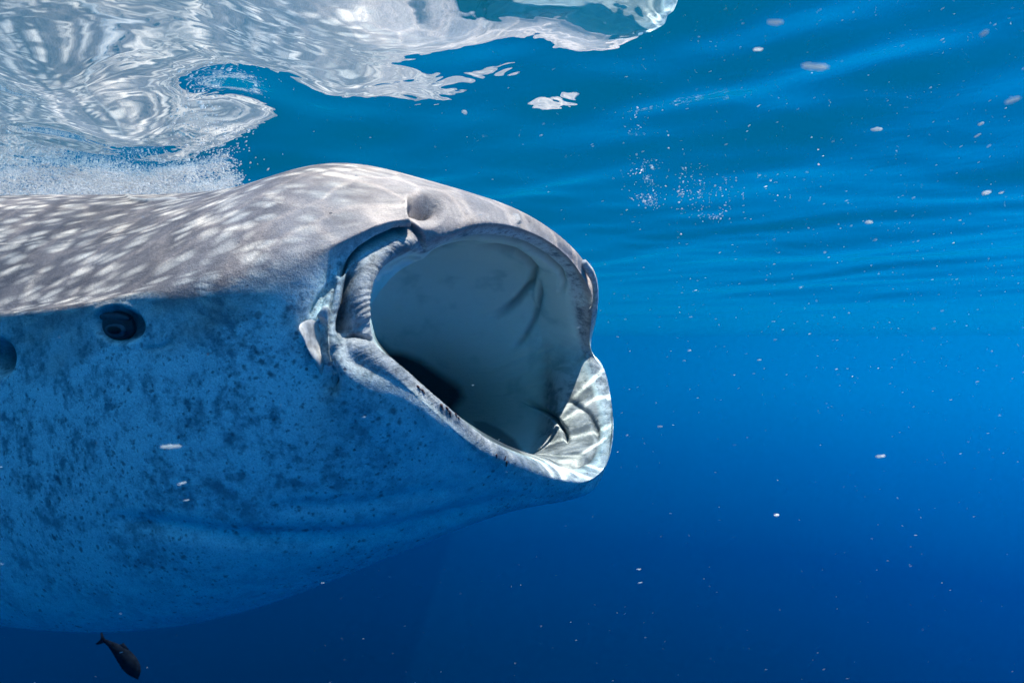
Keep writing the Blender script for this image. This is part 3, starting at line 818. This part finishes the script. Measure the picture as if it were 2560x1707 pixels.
def big_flakes():
    rng = np.random.RandomState(4)
    mm = Mat("pale_flake"); df = mm.new("ShaderNodeBsdfDiffuse"); tl = mm.new("ShaderNodeBsdfTranslucent")
    tco = mm.new("ShaderNodeTexCoord"); cc = mm.mix(mm.ramp(mm.noise(tco.outputs["Object"], 260, 3), 0.35, 0.65), (0.80, 0.88, 0.90, 1), (0.97, 0.98, 0.96, 1))
    mm.l.new(cc, df.inputs[0]); mm.l.new(cc, tl.inputs[0]); mxs = mm.new("ShaderNodeMixShader"); mxs.inputs[0].default_value = 0.85
    mm.l.new(df.outputs[0], mxs.inputs[1]); mm.l.new(tl.outputs[0], mxs.inputs[2]); mm.l.new(mxs.outputs[0], mm.out.inputs[0])
    m = mm.m
    L = [(2038,167,0.55,36,9,-0.02,"largest soft white flake drifting high in the right of the frame"),
         (1938,56,0.60,20,8,0.05,"blurred grey flake just right of the shark's reflection at the top edge"),
         (1895,124,0.80,13,4.5,0.15,"small pale flake below the grey flake near the top edge"),
         (2192,324,1.10,16,6,0.10,"bright white teardrop flake right of centre beneath the rippled surface"),
         (2532,251,0.60,23,6,0.32,"long pale streak flake at the right edge of the frame"),
         (2460,84,0.60,14,6,0.60,"pinkish slanted flake in the top right corner"),
         (2452,310,1.10,10,4,0.45,"upper bright flake of the two near the right edge"),
         (2444,339,1.10,11,3,0.45,"lower thin flake of the two near the right edge"),
         (2466,482,0.80,13,5,0.30,"dull lilac flake beside a small bright one near the right edge"),
         (2503,482,1.20,8,3,0.35,"small bright flake right of the dull lilac one"),
         (2172,556,0.90,10,5,0.10,"faint square flake low over the far ripples"),
         (1161,281,1.00,7,6,-0.3,"tiny square flake above the top of the shark's head"),
         (1650,1066,1.10,7,2.5,0.05,"bright sliver in the blue water right of the lower lip"),
         (2201,1140,0.90,13,4,0.10,"pinkish long flake alone in the blue water at mid right"),
         (1941,1287,1.10,7,4,0.0,"dim brownish flake in the deep blue right of the shark"),
         (1597,1422,1.20,6,2,0.0,"small white sliver in the dark blue below the lower jaw"),
         (427,1116,0.80,26,6,0.0,"long pale pink flake in front of the shark's flank"),
         (454,1208,0.90,12,4,0.3,"small greenish flake below the pink one in front of the flank"),
         (466,1250,1.00,8,2,0.15,"bright sliver lowest of the flakes in front of the flank")]
    for px, py, d, hl, hh, ang, lab in L:
        c = P(px, py, d); s = K * d
        u = np.array([math.cos(ang), 0.1, math.sin(ang)]); w = np.array([-math.sin(ang), 0, math.cos(ang)])
        z = np.zeros(3)
        nu, nv = 14, 8
        V = []; F = []
        for i in range(nv + 1):
            a = math.pi * i / nv
            for j in range(nu):
                b = 2 * math.pi * j / nu; r = 0.72 * (1 + 0.22 * math.sin(3 * b + px + 2 * a) + 0.16 * math.sin(5 * b + py - 4 * a) + 0.15 * math.sin(9 * a + px))
                V.append(u * (hl * s * math.cos(a)) + (w * math.cos(b) + np.array([0, 0.6, 0]) * math.sin(b)) * (hh * s * math.sin(a) ** 0.9 * r))
        for i in range(nv):
            for j in range(nu):
                F.append((i * nu + j, i * nu + (j + 1) % nu, (i + 1) * nu + (j + 1) % nu, (i + 1) * nu + j))
        o = mesh_obj("drifting_flake", V, F, m); o.location = c
        tag(o, lab, "flake", "larger flakes of plankton drifting near the lens")

def foam():
    """cloud of air bubbles churned in behind the head, and a scatter of bubbles under the far surface"""
    rng = np.random.RandomState(21)
    m = Mat("air_bubbles"); b = m.new("ShaderNodeBsdfDiffuse"); b.inputs[0].default_value = (0.98, 0.99, 1.0, 1)
    tl = m.new("ShaderNodeBsdfTranslucent"); tl.inputs[0].default_value = (0.98, 0.99, 1.0, 1)
    gl = m.new("ShaderNodeBsdfGlossy"); gl.inputs["Roughness"].default_value = 0.35
    mx = m.new("ShaderNodeMixShader"); mx.inputs[0].default_value = 0.60
    m.l.new(b.outputs[0], mx.inputs[1]); m.l.new(tl.outputs[0], mx.inputs[2])
    mx2 = m.new("ShaderNodeMixShader"); mx2.inputs[0].default_value = 0.15
    m.l.new(mx.outputs[0], mx2.inputs[1]); m.l.new(gl.outputs[0], mx2.inputs[2])
    tr = m.new("ShaderNodeBsdfTransparent"); mx3 = m.new("ShaderNodeMixShader"); mx3.inputs[0].default_value = 0.80
    m.l.new(tr.outputs[0], mx3.inputs[1]); m.l.new(mx2.outputs[0], mx3.inputs[2])
    m.l.new(mx3.outputs[0], m.out.inputs[0])
    octv = np.array([(1,0,0),(-1,0,0),(0,1,0),(0,-1,0),(0,0,1),(0,0,-1)], float)
    octf = [(0,2,4),(2,1,4),(1,3,4),(3,0,4),(2,0,5),(1,2,5),(3,1,5),(0,3,5)]
    def pack(C, S, ang):
        n = len(C)
        V = np.zeros((n, 6, 3)); o = octv.copy()
        ca, sa = np.cos(ang), np.sin(ang)
        x = o[None, :, 0] * S[:, 0:1]; y = o[None, :, 1] * S[:, 1:2]; z = o[None, :, 2] * S[:, 2:3]
        V[..., 0] = C[:, 0:1] + x * ca[:, None] - z * sa[:, None]; V[..., 1] = C[:, 1:2] + y; V[..., 2] = C[:, 2:3] + x * sa[:, None] + z * ca[:, None]
        F = (np.array(octf)[None] + (np.arange(n) * 6)[:, None, None]).reshape(-1, 3)
        return V.reshape(-1, 3), F
    def fbm(x, y):
        return (np.sin(9 * x + 2 * np.sin(7 * y)) + np.sin(13 * y + 3 * np.sin(5 * x) + 1) + 0.7 * np.sin(23 * x + 17 * y) + 0.5 * np.sin(37 * y - 29 * x + 2)) / 3.2
    C = []
    while len(C) < 80000:
        px = rng.uniform(-500, 610, 8000); d = rng.uniform(2.12, 3.2, 8000)
        x = (px - 1280) * K * d; y = d
        t = np.clip((610 - px) / 500, 0, 1)
        dep = rng.exponential(0.045 + 0.05 * t) * 1.0 + 0.004
        dep = rng.exponential(1.0, 8000) * (0.011 + 0.020 * t) + 0.002
        z = SURF + wave_height(x, y) - dep
        p = 0.25 + 0.75 * (fbm(x * 1.3, y * 1.3 + z * 4) > -0.15)
        py = 853.5 - z / d / K
        edge = 606 - 1.3 * np.clip(428 - py, 0, 200) + 14 * np.sin(py * 0.11 + d * 9) + 10 * np.sin(py * 0.31 + d * 17)
        p *= np.clip((edge - px) / 45, 0, 1)
        p *= np.clip((py - (318 + 40 * t * 0 + 22 * np.clip((px - 250) / 350, 0, 1) * 3)) / 40, 0, 1)
        keep = rng.uniform(0, 1, 8000) < p
        C.extend(zip(x[keep], y[keep], z[keep]))
    C = np.array(C[:80000])
    r = rng.lognormal(math.log(0.00118), 0.45, len(C))
    S = np.stack([r * rng.uniform(1.2, 3.0, len(C)), r, r * 0.9], 1)
    V, F = pack(C, S, rng.normal(-0.15, 0.25, len(C)))
    o = mesh_obj("foam", V, F, m.m, smooth=True)
    tag(o, "white cloud of churned air bubbles above the shark's back", "foam", kind="stuff")
    # spray of bright single bubbles in front of the cloud and a scatter far off to the right
    C = []
    for k in range(900):
        px = rng.normal(500, 55); py = rng.normal(330, 38) + (px - 500) * 0.35
        d = rng.uniform(1.75, 2.3); c = P(px, py, d)
        if c[2] < SURF - 0.005 + 0.06: C.append(c)
    for k in range(230):
        cx, cy, cs = [(1620, 500, 16), (1725, 482, 22), (1752, 527, 26), (1790, 545, 12), (1590, 430, 10), (1850, 500, 60), (1700, 505, 80), (1940, 520, 90)][min(int(rng.exponential(2.2)), 7)]
        px = rng.normal(cx, cs * 1.3); py = rng.normal(cy, cs * 0.55)
        d = (SURF - 0.012) / ((853.5 - py) * K); d *= rng.uniform(0.90, 0.99); C.append(P(px, py, d))
    C = np.array(C); r = rng.lognormal(math.log(0.0014), 0.4, len(C))
    S = np.stack([r * rng.uniform(1.3, 2.4, len(C)), r, r], 1)
    V, F = pack(C, S, rng.normal(0.3, 0.3, len(C)))
    o = mesh_obj("bubbles", V, F, m.m, smooth=True)
    tag(o, "scatter of tiny bright bubbles under the rippled surface", "bubbles", kind="stuff")

# ------------------------------------------------------------------ build
make_haze()
make_water_column()
make_surface()
shark, bvh, SV, SF = build_shark()
shark_details(shark, bvh)
cheek_flap(shark, bvh)
nostril_flap(shark)
copepods(bvh)
fish()
foam()
marine_snow()
big_flakes()
